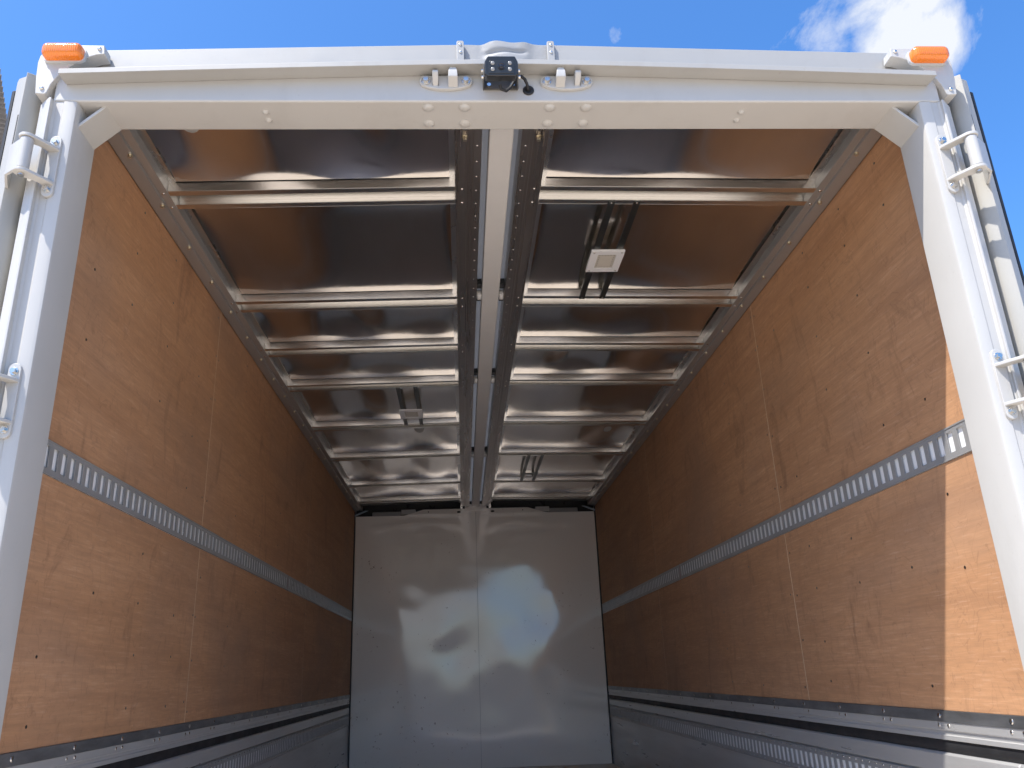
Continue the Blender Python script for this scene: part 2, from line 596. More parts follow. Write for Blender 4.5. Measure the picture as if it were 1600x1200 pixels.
# corner caps, marker lamps
cap_out = [(1.083, 3.328), (1.079, 3.300), (1.100, 3.297), (1.128, 3.286), (1.160, 3.262), (1.192, 3.226), (1.205, 3.200),
           (1.212, 3.174), (1.217, 3.169), (1.241, 3.171), (1.247, 3.225), (1.249, 3.272), (1.246, 3.292), (1.236, 3.310), (1.220, 3.322), (1.195, 3.329)]
for s in (1, -1):
    cap = MB().prism([(s * x, z) for x, z in cap_out], 'y', -0.0125, 0.028).build('corner_cap', 'frame_paint', truck, 0.002, 2)
    for (x, z) in [(1.094, 3.316), (1.226, 3.187)]:
        MB().cyl((0, 0, 0), (0, -1, 0), 0.0058, 0.005, 14, dome=True).build('screw', 'bolt_metal', cap, at=None).location = (s * x, -0.0124, z)
    # lamp: base and rounded amber lens
    cx, cz = s * 1.178, 3.290

    def stadium(hw, hh, r, n=5):
        out = []
        for (ox, oz, a0) in [(hw - r, hh - r, 0), (-(hw - r), hh - r, 90), (-(hw - r), -(hh - r), 180), (hw - r, -(hh - r), 270)]:
            for q in range(n + 1):
                a = math.radians(a0 + 90 * q / n)
                out.append((cx + ox + r * math.cos(a), cz + oz + r * math.sin(a)))
        return out
    lamp = MB()
    rings = [(0.051, 0.0205, 0.012, -0.0205), (0.051, 0.0205, 0.012, -0.034), (0.049, 0.019, 0.012, -0.042), (0.044, 0.014, 0.010, -0.0465), (0.036, 0.007, 0.006, -0.048)]
    vv = []
    for hw, hh, r, y in rings:
        vv += [(x, y, z) for x, z in stadium(hw, hh, r)]
    n = len(vv) // len(rings)
    ff = [tuple(range(n)), tuple(range((len(rings) - 1) * n, len(rings) * n))]
    for q in range(len(rings) - 1):
        for j in range(n):
            ff.append((q * n + j, q * n + (j + 1) % n, (q + 1) * n + (j + 1) % n, (q + 1) * n + j))
    lamp.poly(vv, ff)
    lo = lamp.build('marker_lamp', 'amber_lens', truck, smooth=40)
    lo['label'] = 'orange side marker lamp on the roof corner'
    MB().prism(stadium(0.0545, 0.0235, 0.014), 'y', -0.0210, -0.0120).build('lamp_base', 'zinc_grey_paint', lo, 0.001)

# door keepers (lock plates) on the header
for s in (1, -1):
    x0 = 0.160 if s > 0 else -0.168
    pts = [(-0.070, 3.226), (-0.072, 3.213), (-0.066, 3.203), (-0.045, 3.194), (-0.018, 3.189), (0.018, 3.189), (0.045, 3.194), (0.066, 3.203), (0.072, 3.213), (0.070, 3.226), (0.062, 3.233), (-0.062, 3.233)]
    kp = MB().prism([(x0 + a, z) for a, z in pts], 'y', -0.010, 0.0005).build('door_keeper', 'frame_paint', truck, 0.002, 2)
    # big hook towards the middle of the truck, small one outside
    bx = x0 - s * 0.019
    hk = MB().poly([(bx - .013, -.009, 3.194), (bx + .013, -.009, 3.194), (bx + .013, -.009, 3.232), (bx - .013, -.009, 3.232),
                    (bx - .013, -.040, 3.205), (bx + .013, -.040, 3.205), (bx + .012, -.042, 3.224), (bx - .012, -.042, 3.224),
                    (bx - .007, -.036, 3.242), (bx + .007, -.036, 3.242), (bx + .008, -.010, 3.242), (bx - .008, -.010, 3.242)],
                   [(0, 1, 2, 3), (0, 4, 5, 1), (4, 7, 6, 5), (7, 8, 9, 6), (8, 11, 10, 9), (11, 3, 2, 10), (0, 3, 11, 8, 7, 4), (1, 5, 6, 9, 10, 2)])
    hk.build('hook', 'frame_paint', kp, 0.002, 2)
    sx = x0 + s * 0.028
    sk = MB().prism([(-0.009, 3.192), (-0.009, 3.200), (-0.034, 3.212), (-0.040, 3.222), (-0.036, 3.230), (-0.028, 3.233), (-0.009, 3.226)], 'x', sx - 0.008, sx + 0.008)
    sk.build('hook', 'frame_paint', kp, 0.003, 3)
    for q in (-1, 1):
        bo = MB().cyl((0, 0, 0), (0, -1, 0), 0.0125, 0.003, 18).cyl((0, -0.0028, 0), (0, -1, 0), 0.0078, 0.009, 6)
        bo.build('bolt', 'bolt_metal', kp, 0.0006).location = (x0 + q * 0.054, -0.0098, 3.214)

# reversing camera
TILT = Matrix.Rotation(math.radians(14), 4, 'X')
CC = Vector((-0.0225, -0.062, 3.200))


def tl(v):
    return CC + TILT @ Vector(v)


hz = [(-0.038, -0.0255), (0.038, -0.0255), (0.0435, -0.020), (0.0435, 0.014), (0.036, 0.029), (-0.036, 0.029), (-0.0435, 0.014), (-0.0435, -0.020)]
ho = MB().prism(hz, 'y', -0.028, 0.004).warp(tl)
camo = ho.build('reversing_camera', 'black_plastic', truck, 0.003, 3)
camo['label'] = 'small black reversing camera on a bracket above the opening'
MB().prism([(-0.033, -0.019), (0.033, -0.019), (0.033, 0.012), (0.028, 0.0165), (-0.028, 0.0165), (-0.033, 0.012)], 'y', -0.0295, -0.0275).warp(tl).build('face_plate', 'black_paint', camo, 0.0008)
ln = MB().lathe((0, -0.029, 0.0), (0, -1, 0), [(0, 0.0095), (0.003, 0.0095), (0.0034, 0.0075), (0.0020, 0.0058), (0.0030, 0.004), (0.0036, 0.0015)], 24).warp(tl)
ln.build('lens', 'lens_glass', camo)
for dx in (-0.0225, 0.0225):
    for dz in (-0.008, 0.0085):
        MB().cyl((dx, -0.0292, dz), (0, -1, 0), 0.0052, 0.0026, 16, dome=True).warp(tl).build('infrared_led', 'led_clear', camo)
br = MB().prism([(-0.066, 3.192), (0.026, 3.192), (0.028, 3.196), (0.028, 3.246), (-0.068, 3.246), (-0.068, 3.196)], 'y', -0.006, 0.0003)
for sx in (-0.0685, 0.0225):
    br.box(sx, sx + 0.002, -0.062, -0.006, 3.186, 3.226)
br.build('bracket', 'bracket_paint', camo, 0.0006)
for dx in (-0.052, 0.012):
    MB().cyl((dx, -0.0055, 3.203), (0, -1, 0), 0.0060, 0.006, 6).build('bolt', 'bolt_metal', camo)
for sx, d in ((-0.0685, -1), (0.0245, 1)):
    for z in (3.189, 3.214):
        MB().cyl((sx, -0.052 + (z - 3.2) * 0.2, z), (d, 0, 0), 0.0042, 0.005, 10).build('side_screw', 'bolt_metal', camo)
MB().tube([(-0.025, -0.045, 3.172), (-0.022, -0.040, 3.163), (-0.008, -0.034, 3.162), (0.004, -0.030, 3.176), (0.014, -0.028, 3.196), (0.024, -0.030, 3.212), (0.034, -0.030, 3.214),
           (0.044, -0.026, 3.207), (0.050, -0.018, 3.199), (0.053, -0.009, 3.194), (0.055, 0.0, 3.192)], 0.0042, 10).build('cable', 'black_rubber', camo)
MB().lathe((0.055, 0.0006, 3.191), (0, -1, 0), [(0, 0.0155), (0.004, 0.0150), (0.0055, 0.0125), (0.0050, 0.0085), (0.0035, 0.0075), (0.003, 0.002)], 24).build('grommet', 'black_rubber', camo, smooth=60)

# hinges and open doors


def hinge(s, dz):
    def X(pts):
        return [(s * a, b_) for a, b_ in pts]
    zc = 2.951 + dz
    pl = []
    for a in range(0, 181, 30):
        pl.append((1.169 + 0.0145 * math.cos(math.radians(a)), zc + 0.076 + 0.0145 * math.sin(math.radians(a))))
    for a in range(180, 361, 30):
        pl.append((1.169 + 0.0145 * math.cos(math.radians(a)), zc - 0.076 + 0.0145 * math.sin(math.radians(a))))
    h = MB().prism(X(pl), 'y', -0.0075, 0.0008).build('door_hinge', 'frame_paint', truck, 0.0015, 2)
    arm = [(1.154, -0.002), (1.157, -0.014), (1.166, -0.030), (1.180, -0.050), (1.194, -0.070), (1.203, -0.0755), (1.214, -0.0765), (1.224, -0.071), (1.228, -0.061), (1.224, -0.050),
           (1.212, -0.040), (1.198, -0.030), (1.188, -0.016), (1.184, -0.002)]
    for zz in (zc + 0.047, zc - 0.053):
        MB().prism(X(arm), 'z', zz - 0.0045, zz + 0.0045).build('arm', 'frame_paint', h, 0.002, 2)
    MB().cyl((s * 1.2085, -0.0585, zc - 0.047), (0, 0, 1), 0.0152, 0.088, 24).build('barrel', 'frame_paint', h, 0.0015)
    MB().cyl((s * 1.2085, -0.0585, zc - 0.064), (0, 0, 1), 0.0078, 0.010, 16).build('pin', 'bolt_metal', h)
    leaf = [(1.221, -0.0645), (1.262, -0.036), (1.278, -0.005), (1.290, 0.0195), (1.284, 0.0255), (1.272, -0.002), (1.257, -0.031), (1.219, -0.056)]
    MB().prism(X(leaf), 'z', zc - 0.046, zc + 0.041).build('leaf', 'frame_paint', h, 0.0012)
    for q in (-1, 1):
        bo = MB().cyl((0, 0, 0), (0, -1, 0), 0.0098, 0.002, 16).cyl((0, -0.0018, 0), (0, -1, 0), 0.0068, 0.0075, 6)
        bo.build('bolt', 'bolt_metal', h, 0.0005).location = (s * 1.169, -0.0074, zc + q * 0.070)
    return h


for s in (1, -1):
    for dz in (0.0, -0.628):
        hinge(s, dz)
    # door leaf swung round against the side of the body
    d = MB().prism([(s * x, y) for x, y in [(1.285, 0.085), (1.285, 1.20), (1.333, 1.20), (1.333, 0.085)]], 'z', 0.80, 3.262).build('rear_door', 'door_paint', truck, 0.002)
    d['label'] = 'white rear door swung open flat along the side'
    st = MB().prism([(s * x, y) for x, y in [(1.262, 0.050), (1.268, 0.036), (1.292, 0.020), (1.297, 0.034), (1.326, 0.046), (1.338, 0.060), (1.338, 0.0845), (1.266, 0.0845)]], 'z', 0.80, 3.268)
    st.build('stile', 'door_paint', d, 0.0015)
    MB().prism([(s * x, y) for x, y in [(1.3385, 0.058), (1.349, 0.062), (1.354, 0.13), (1.354, 1.19), (1.3335, 1.19), (1.3335, 0.086), (1.3385, 0.086)]], 'z', 0.82, 3.240).build('rubber_seal', 'black_rubber', d, 0.002)
    MB().box(s * 1.3005, s * 1.3035, 0.0335, 0.036, 3.02, 3.14).build('seam', 'black_rubber', d)

# ---- roof wings ---------------------------------------------------
RIBS = [0.587, 1.433, 1.968, 2.503, 3.295, 4.085, 5.00, 5.68]
RIBW = 0.110
XR0, XR1 = 0.147, 1.118      # clear span between the rails
ZB = 3.270                   # underside of the ribs at the outer end
PH = 0.034                   # rib depth


def roofz(x):
    return (1.118 - abs(x)) * 0.0155


rnd = random.Random(11)
SEAMS = [0.1215, 1.520, 3.810, L - 0.012]
PITCH, SLOT0, SLOTW = 0.0478, 0.148, 0.0255


def track(s, z0, z1, zs0, zs1, xf, y0, y1, name, parent):
    """slotted steel rail with real openings"""
    m_ = MB()
    t_ = 0.0016
    a, b_ = s * xf, s * (xf + t_)
    m_.box(a, b_, y0, y1, zs1, z1)
    m_.box(a, b_, y0, y1, z0, zs0)
    ys = y0
    k_ = math.ceil((y0 + 0.01 - SLOT0) / PITCH)
    while True:
        c_ = SLOT0 + k_ * PITCH
        if c_ + SLOTW / 2 > y1 - 0.01:
            break
        m_.box(a, b_, ys, c_ - SLOTW / 2, zs0, zs1)
        ys = c_ + SLOTW / 2
        k_ += 1
    m_.box(a, b_, ys, y1, zs0, zs1)
    # returned edges
    m_.box(s * (xf - 0.0015), a, y0, y1, z1 - 0.004, z1)
    m_.box(s * (xf - 0.0015), a, y0, y1, z0, z0 + 0.004)
    bmesh.ops.remove_doubles(m_.bm, verts=m_.bm.verts, dist=1e-5)
    return m_.build(name, 'track_metal', parent, smooth=0)


wings = []
for s in (1, -1):
    # outer skin: roof and side
    w = MB()
    w.prism([(s * 0.13, 3.376), (s * 1.16, 3.352), (s * 1.215, 3.343), (s * 1.236, 3.325), (s * 1.240, 3.29), (s * 1.240, 1.50), (s * 1.2365, 1.50), (s * 1.2365, 3.29), (s * 1.2325, 3.322), (s * 1.213, 3.3395), (s * 1.16, 3.3485), (s * 0.13, 3.3725)],
            'y', 0.122, 6.36)
    wing = w.build('roof_wing', 'rail_paint', truck)
    wings.append(wing)
    # end rail above the hood
    e = MB().sheet(lambda u, v: (s * (0.128 + 1.082 * u), 0.031, 3.259 + (3.352 + 0.0245 * (1.10 - (0.128 + 1.082 * u)) - 3.259 - 0.030 * max(0.0, u - 0.93) / 0.07) * v), 12, 1, (0, 0.09, 0))
    e.build('end_rail', 'rail_paint', wing, 0.0015)
    # side rail between ceiling and plywood
    pr = [(1.1985, 3.2665), (1.1985, 3.345), (1.150, 3.345), (1.118, 3.322), (1.118, 3.269), (1.126, 3.2685), (1.143, 3.2685), (1.146, 3.272), (1.150, 3.272), (1.1525, 3.2660), (1.188, 3.2615), (1.196, 3.2620)]
    sr = MB().prism([(s * x, z) for x, z in pr], 'y', 0.1235, L - 0.03).build('side_rail', 'rail_metal', wing, 0.0008)
    MB().sheet(lambda u, v: (s * (1.1178 - 0.026 * u), 0.1235 + (L - 0.2) * v, 3.3025 + 0.0002 * u), 1, 1, (0, 0, 0.0016)).build('rail_flange', 'flange_metal', wing, smooth=0)
    scr = MB()
    y = 0.381
    while y < L - 0.15:
        scr.cyl((s * 1.160, y, 3.2655), (0, 0, -1), 0.0085, 0.002, 12)
        scr.cyl((s * 1.160, y, 3.2640), (0, 0, -1), 0.0060, 0.008, 6)
        y += 0.285
    scr.build('rail_screws', 'brass_metal', wing, kind='stuff')
    rv = MB()
    for y0 in RIBS:
        for dy in (0.013, RIBW - 0.013):
            rv.cyl((s * 1.134, y0 + dy, 3.2690), (0, 0, -1), 0.0060, 0.0035, 12, dome=True)
            rv.cyl((s * 0.125, y0 + dy, 3.2815), (0, 0, -1), 0.0060, 0.0035, 12, dome=True)
    rv.build('rib_rivets', 'bolt_metal', wing, kind='stuff')
    # rail along the middle
    pr = [(0.062, 3.372), (0.062, 3.276), (0.088, 3.276), (0.0885, 3.2815), (0.100, 3.2815), (0.101, 3.2845), (0.110, 3.2845), (0.111, 3.2815), (0.136, 3.2815), (0.1365, 3.2850), (0.147, 3.2850), (0.147, 3.345), (0.10, 3.372)]
    MB().prism([(s * x, z) for x, z in pr], 'y', 0.1235, L - 0.06).build('centre_rail', 'centre_rail_metal', wing, 0.0007)
    MB().sheet(lambda u, v: (s * (0.1472 + 0.020 * u), 0.1235 + (L - 0.2) * v, 3.3172), 1, 1, (0, 0, 0.0016)).build('rail_flange', 'flange_metal', wing, smooth=0)
    dots = MB()
    y = 0.354
    while y < L - 0.1:
        dots.cyl((s * 0.0765, y, 3.2765), (0, 0, -1), 0.0042, 0.0022, 10, dome=True)
        y += 0.082
    dots.build('rail_rivets', 'bolt_metal', wing, kind='stuff')
    bo = MB().cyl((s * 0.115, 0.314, 3.282), (0, 0, -1), 0.010, 0.003, 14).cyl((s * 0.115, 0.314, 3.280), (0, 0, -1), 0.0072, 0.014, 6)
    bo.build('rail_bolt', 'brass_metal', wing, 0.0005)
    MB().box(s * 0.1275, s * 0.1305, 0.20, 0.33, 3.255, 3.2812).build('stop_tab', 'rib_metal', wing, 0.0005)
    # ribs: lipped channels opening downwards
    rib_src = None
    for y0 in RIBS:
        if rib_src is None:
            r_ = MB()
            t_ = 0.0022
            for (ya, yb, za, zb_) in [(0, t_, 0, PH), (t_, 0.027, 0, t_), (RIBW - t_, RIBW, 0, PH), (RIBW - 0.027, RIBW - t_, 0, t_), (t_, RIBW - t_, PH - t_, PH)]:
                r_.box(s * (XR0 + 0.001), s * (XR1 - 0.001), ya, yb, ZB + za, ZB + zb_)
            r_.warp(lambda v: (v.x, v.y, v.z + roofz(v.x)))
            rib_src = r_.build('rib', 'rib_metal', wing, 0.0006, 1)
            rib_src.location = (0, y0, 0)
        else:
            copy_at(rib_src, (0, y0, 0))
    # ceiling sheets, one per bay, quilted between the ribs
    edges = [0.1235 - RIBW] + RIBS
    for bi in range(len(RIBS)):
        ya, yb = edges[bi] + RIBW + 0.0005, RIBS[bi] - 0.0045
        xa, xb = 0.152, 1.112
        waves = [(rnd.uniform(0.5, 2.6), rnd.uniform(0.3, 1.5), rnd.uniform(0, 6.28), rnd.uniform(0.2, 1.0)) for _ in range(6)]
        wav2 = [(rnd.uniform(2.0, 5.5), rnd.uniform(0, 6.28), rnd.uniform(0.4, 1.0)) for _ in range(3)]
        crumple = 3.2 if bi == len(RIBS) - 1 else 1.0

        def cs(u, v, ya=ya, yb=yb, waves=waves, wav2=wav2, crumple=crumple):
            x = xa + (xb - xa) * u
            y = ya + (yb - ya) * v
            z = ZB + PH + 0.0008 + roofz(x)
            d2 = yb - y
            d1 = y - ya
            dx = min(x - xa, xb - x)
            pil = (1 - math.exp(-d2 / 0.105)) * (1 - math.exp(-d1 / 0.075)) * (1 - 0.6 * math.exp(-dx / 0.05))
            wob = 1 + 0.30 * sum(a * math.sin(f * 3.1 * x + p) for f, p, a in wav2)
            wv_ = sum(a * math.sin(fx * 3.14 * x + p) * math.sin(fy * 3.14 * (y - ya) / (yb - ya) + p * 0.3) for fx, fy, p, a in waves)
            edge = min(1.0, d2 / 0.05) * min(1.0, d1 / 0.05) * min(1.0, dx / 0.05)
            z += 0.0335 * pil * wob + 0.0013 * wv_ * edge * crumple
            return (s * x, y, z)
        MB().sheet(cs, 72, 40, (0, 0, 0.0012)).build('roof_panel', 'ceiling_sheet', wing, smooth=70)
    # plywood lining
    for (za, zb_) in ((Z_PLY0, Z_T0 - 0.0008), (Z_T1 + 0.0008, Z_PLY1)):
        for i in range(3):
            ya, yb = SEAMS[i] + 0.0028, SEAMS[i + 1] - 0.0028
            MB().box(s * W, s * (W + 0.010), ya, yb, za, zb_).build('plywood_sheet', 'plywood', wing, 0.0007, 1)
    MB().box(s * (W + 0.0105), s * (W + 0.015), 0.1215, L, Z_PLY0, Z_T0 - 0.001).build('lining_backing', 'plywood_edge', wing)
    MB().box(s * (W + 0.0105), s * (W + 0.015), 0.1215, L, Z_T1 + 0.001, Z_PLY1).build('lining_backing', 'plywood_edge', wing)
    for ys in SEAMS[1:3]:
        for (za, zb_) in ((Z_PLY0, Z_T0 - 0.001), (Z_T1 + 0.001, Z_PLY1)):
            MB().box(s * (W + 0.0003), s * (W + 0.0095), ys - 0.0027, ys + 0.0027, za, zb_).build('seam_filler', 'plywood_edge', wing)
    ps = MB()
    pr_ = random.Random(5 + s)
    for ys in (0.36, 0.62, 0.95, 1.30, SEAMS[1] - 0.025, SEAMS[1] + 0.025, 2.0, 2.45, 2.9, 3.35, SEAMS[2] - 0.025, SEAMS[2] + 0.025, 4.4, 4.95, 5.5):
        for zz in (1.62, 1.78, 1.95, 2.12, 2.42, 2.64, 2.86, 3.05, 3.20):
            if pr_.random() < 0.72:
                ps.cyl((s * (W + 0.0006), ys + pr_.uniform(-0.012, 0.012), zz + pr_.uniform(-0.02, 0.02)), (-s, 0, 0), 0.0042, 0.0016, 8)
    ps.build('lining_screws', 'dark_strip', wing, kind='stuff')
    # slotted cargo track with white channel behind
    for (ya, yb) in ((0.1215, 3.196), (3.204, L - 0.012)):
        track(s, Z_T0, Z_T1, 2.2325, 2.2885, W - 0.0022, ya, yb, 'cargo_track', wing)
    ch = MB().box(s * (W + 0.0038), s * (W + 0.0075), 0.1215, L - 0.012, Z_T0, Z_T1)
    ch.build('track_channel', 'slot_white', wing)
    MB().box(s * (W - 0.0020), s * W, 3.1962, 3.2038, Z_T0, Z_T1).build('track_joint', 'red_tape', wing)

    # ---- drop gate below the lining -------------------------------
    gt = MB().box(s * 1.2060, s * 1.2370, 0.1215, L - 0.012, 0.78, 1.452).build('side_gate', 'gate_metal', truck, 0.003)
    MB().box(s * 1.1960, s * 1.2360, 0.1215, L - 0.012, 1.5335, 1.5636).build('edge_strip', 'worn_metal', gt, 0.001)
    MB().prism([(s * x, z) for x, z in [(1.1985, 1.5330), (1.1985, 1.512), (1.2025, 1.510), (1.2025, 1.500), (1.1985, 1.498), (1.1985, 1.486), (1.236, 1.486), (1.236, 1.5330)]], 'y', 0.1215, L - 0.012).build('sill_rail', 'gate_metal', gt, 0.0008)
    MB().prism([(s * x, z) for x, z in [(1.206, 1.4855), (1.202, 1.478), (1.203, 1.462), (1.2075, 1.4525), (1.234, 1.4525), (1.234, 1.4855)]], 'y', 0.1215, L - 0.012).build('rubber_seal', 'black_rubber', gt, 0.001)
    cp = MB().prism([(s * 1.2062, 1.4515), (s * 1.1985, 1.446), (s * 1.1985, 1.400), (s * 1.2062, 1.394)], 'y', 0.315, L - 0.03)
    cp.build('gate_lip', 'gate_metal', gt, 0.0015)
    track(s, 1.298, 1.392, 1.318, 1.372, W - 0.0015, 0.315, L - 0.03, 'cargo_track', gt)
    MB().box(s * 1.2020, s * 1.2055, 0.315, L - 0.03, 1.31, 1.38).build('track_channel', 'slot_white', gt)
    gb = MB()
    y = 0.30
    while y < L - 0.2:
        gb.cyl((s * 1.1963, y, 1.549), (-s, 0, 0), 0.0075, 0.0035, 12, dome=True)
        gb.cyl((s * 1.1988, y - 0.035, 1.524), (-s, 0, 0), 0.0055, 0.003, 10, dome=True)
        gb.cyl((s * 1.1988, y + 0.012, 1.524), (-s, 0, 0), 0.0055, 0.003, 10, dome=True)
        y += 0.318
    gb.build('gate_rivets', 'bolt_metal', gt, kind='stuff')
    dt = MB()
    y = 0.335
    while y < L - 0.06:
        dt.cyl((s * 1.1987, y, 1.3845), (-s, 0, 0), 0.0032, 0.0024, 8, dome=True)
        dt.cyl((s * 1.1987, y, 1.3065), (-s, 0, 0), 0.0032, 0.0024, 8, dome=True)
        y += PITCH
    dt.build('track_rivets', 'bolt_metal', gt, kind='stuff')

# ---- centre beam, canvas and its hinge brackets ---------------------
beam = MB().box(-0.038, 0.038, 0.122, 6.30, 3.290, 3.352).build('centre_beam', 'beam_paint', truck, 0.004, 3)


def cv(u, v):
    x = -0.150 + 0.300 * u
    y = 0.045 + 6.3 * v
    return (x, y, 3.3690 + 0.004 * math.cos(x * 12) + 0.002 * math.sin(y * 9 + x * 30))


can = MB().sheet(cv, 12, 60, (0, 0, 0.002)).build('canvas_cover', 'canvas', truck, smooth=80)


def fold(u, v):
    x = -0.127 + 0.254 * u
    z = 3.215 + 0.166 * v
    bulge = 0.011 * math.exp(-((x - 0.005) / 0.062) ** 6)
    crease = 0.007 * math.exp(-((z - 3.349 - 0.04 * x) / 0.006) ** 2) * math.exp(-((x - 0.0) / 0.058) ** 8)
    sag = 0.004 * math.sin(x * 60 + z * 40) * math.exp(-((x - 0.005) / 0.08) ** 4)
    top = 0.002 * math.exp(-((x - 0.005) / 0.06) ** 6) * v
    return (x, 0.034 - bulge + crease - sag, z - 0.003 + top)


MB().sheet(fold, 60, 36, (0, 0.004, 0)).build('canvas_flap', 'canvas', can, smooth=80)
for s in (1, -1):
    cl = MB().prism([(s * a, z) for a, z in [(0.117, 3.24), (0.137, 3.24), (0.137, 3.376), (0.134, 3.380), (0.120, 3.380), (0.117, 3.376)]], 'y', 0.020, 0.0305).build('clamp_strip', 'rail_paint', can, 0.001)
    for z in (3.340, 3.366):
        MB().cyl((s * 0.127, 0.0205, z), (0, -1, 0), 0.0046, 0.004, 12, dome=True).build('screw', 'bolt_metal', can)
    for yb in (1.455, 2.545, 4.20):
        hb_ = MB()
        hb_.box(s * 0.0390, s * 0.0610, yb - 0.075, yb - 0.030, 3.318, 3.345)  # black box painted in as the dark gap ahead of the roller
        h0 = hb_.build('roof_hinge_gap', 'black_paint', truck, 0.001)
        MB().cyl((s * 0.0400, yb, 3.303), (s, 0, 0), 0.023, 0.018, 18).build('roller', 'zinc_grey_paint', h0, 0.002)
        MB().cyl((s * 0.0385, yb, 3.303), (s, 0, 0), 0.009, 0.026, 12).build('pin', 'brass_metal', h0)
        MB().prism([(yb - 0.03, 3.345), (yb + 0.035, 3.345), (yb + 0.03, 3.300), (yb + 0.012, 3.290), (yb - 0.012, 3.290), (yb - 0.028, 3.302)], 'x', s * 0.0590, s * 0.0615).build('bracket', 'bolt_metal', h0, 0.0008)
        MB().box(s * 0.040, s * 0.061, yb + 0.028, yb + 0.050, 3.296, 3.304).build('spring_plate', 'black_paint', h0, 0.0008)

# ---- interior lights -------------------------------------------------


def light(x0, x1, ya, yb, yl, has_lamp, label):
    zc = ZB + roofz((x0 + x1) / 2)
    h = None
    if has_lamp:
        lx0, lx1 = x0 - 0.010, x1 + 0.008
        fr = MB()
        z0, z1 = zc - 0.0130, zc - 0.0034
        bd = 0.030
        fr.box(lx0, lx1, yl, yl + bd, z0, z1).box(lx0, lx1, yl + 0.172 - bd, yl + 0.172, z0, z1)
        fr.box(lx0, lx0 + bd, yl + bd, yl + 0.172 - bd, z0, z1).box(lx1 - bd, lx1, yl + bd, yl + 0.172 - bd, z0, z1)
        bmesh.ops.remove_doubles(fr.bm, verts=fr.bm.verts, dist=1e-5)
        h = fr.build('interior_light', 'lamp_white', truck, 0.0012)
        MB().box(lx0 + bd + 0.0005, lx1 - bd - 0.0005, yl + bd + 0.0005, yl + 0.172 - bd - 0.0005, z0 + 0.0035, z1).build('lens', 'light_lens', h)
        led = MB()
        for i in range(6):
            for j in range(7):
                if 0 < i < 5 and 0 < j < 6:
                    continue
                px = lx0 + bd + 0.008 + (lx1 - lx0 - 2 * bd - 0.016) * i / 5
                py = yl + bd + 0.008 + (0.172 - 2 * bd - 0.016) * j / 6
                led.box(px - 0.0018, px + 0.0018, py - 0.0018, py + 0.0018, z0 + 0.0022, z0 + 0.0034)
        led.build('light_diodes', 'dark_strip', h, kind='stuff')
        for ax in (lx0 + 0.012, lx1 - 0.012):
            for ay in (yl + 0.012, yl + 0.160):
                MB().cyl((ax, ay, z0 + 0.0002), (0, 0, -1), 0.0045, 0.002, 10, dome=True).build('screw', 'bolt_metal', h)
    else:
        h = MB().box(x0 - 0.004, x1 + 0.004, yl, yl + 0.05, zc - 0.0075, zc - 0.0034).build('interior_light', 'dark_strip', truck, 0.0008)
    h['label'] = label
    for (a, b_) in ((x0, x0 + 0.024), (x1 - 0.024, x1)):
        stp = MB().box(a, b_, ya, yb, zc - 0.0032, zc - 0.0006)
        stp.box(a, a + 0.002, ya + 0.09, yb - 0.02, zc - 0.0006, zc + 0.010)
        stp.build('mounting_strip', 'dark_strip', h, 0.0004)
        for yy in (ya + 0.012, yb - 0.012):
            MB().cyl(((a + b_) / 2, yy, zc - 0.003), (0, 0, -1), 0.0042, 0.0022, 10, dome=True).build('rivet', 'bolt_metal', h)


light(0.398, 0.514, RIBS[0] + RIBW - 0.024, RIBS[1] + 0.024, 1.012, True, 'square white ceiling light on two dark strips')
light(-0.512, -0.386, RIBS[3] + RIBW - 0.024, RIBS[4] + 0.024, 2.98, True, 'square white ceiling light on two dark strips')
light(0.372, 0.500, RIBS[5] + RIBW - 0.024, RIBS[6] + 0.024, 4.72, False, 'two dark strips with a cross plate')

# ---- front wall ---------------------------------------------------------
fwall = MB().prism([(-1.236, 0.85), (1.236, 0.85), (1.236, 3.325), (1.15, 3.347), (0.13, 3.371), (-0.13, 3.371), (-1.15, 3.347), (-1.236, 3.325)], 'y', 6.33, 6.36).build('front_wall', 'grey_sheet', truck)
fr_ = random.Random(3)
BUMPS = [(-0.40, 2.25, 0.30, 0.0040), (0.32, 2.40, 0.26, -0.0034), (-0.22, 1.95, 0.20, -0.0045), (0.42, 1.75, 0.25, 0.0040), (-0.55, 1.55, 0.28, 0.0035), (0.15, 1.45, 0.22, -0.0030),
         (-0.75, 2.10, 0.25, 0.0030), (0.78, 2.00, 0.22, 0.0045), (0.80, 2.60, 0.30, -0.0025), (0.05, 2.95, 0.22, 0.0025), (0.35, 3.00, 0.16, -0.0022), (-0.5, 2.85, 0.3, -0.0020), (0.2, 1.15, 0.3, 0.0030), (-0.30, 2.10, 0.15, 0.0030), (-0.62, 2.38, 0.14, -0.0026), (0.58, 2.20, 0.15, -0.0030), (0.10, 2.30, 0.18, 0.0024), (0.62, 1.95, 0.14, 0.0026), (-0.1, 2.62, 0.16, -0.0022), (0.45, 2.72, 0.14, 0.0018), (-0.45, 1.80, 0.16, 0.0028), (0.25, 1.85, 0.13, 0.0022), (-0.15, 1.6, 0.17, 0.0024), (-0.36, 2.02, 0.10, 0.0026), (0.72, 2.42, 0.11, 0.0024), (-0.75, 2.3, 0.12, 0.0024), (0.3, 2.12, 0.09, -0.0016), (0.66, 1.62, 0.12, -0.0026), (-0.05, 1.75, 0.10, 0.0018)]


def bulge(x, z):
    d = sum(a * math.exp(-((x - bx) ** 2 + (z - bz) ** 2) / r ** 2) for bx, bz, r, a in BUMPS)
    # the sheet bellies out between the floor, the posts and the middle seam
    d -= 0.0045 * math.exp(-(x / 0.8) ** 4) * math.exp(-((z - 1.95) / 0.8) ** 4)
    d += 0.0012 * math.sin(7 * x + 3 * z) + 0.0010 * math.sin(5 * z - 4 * x + 1)
    return d


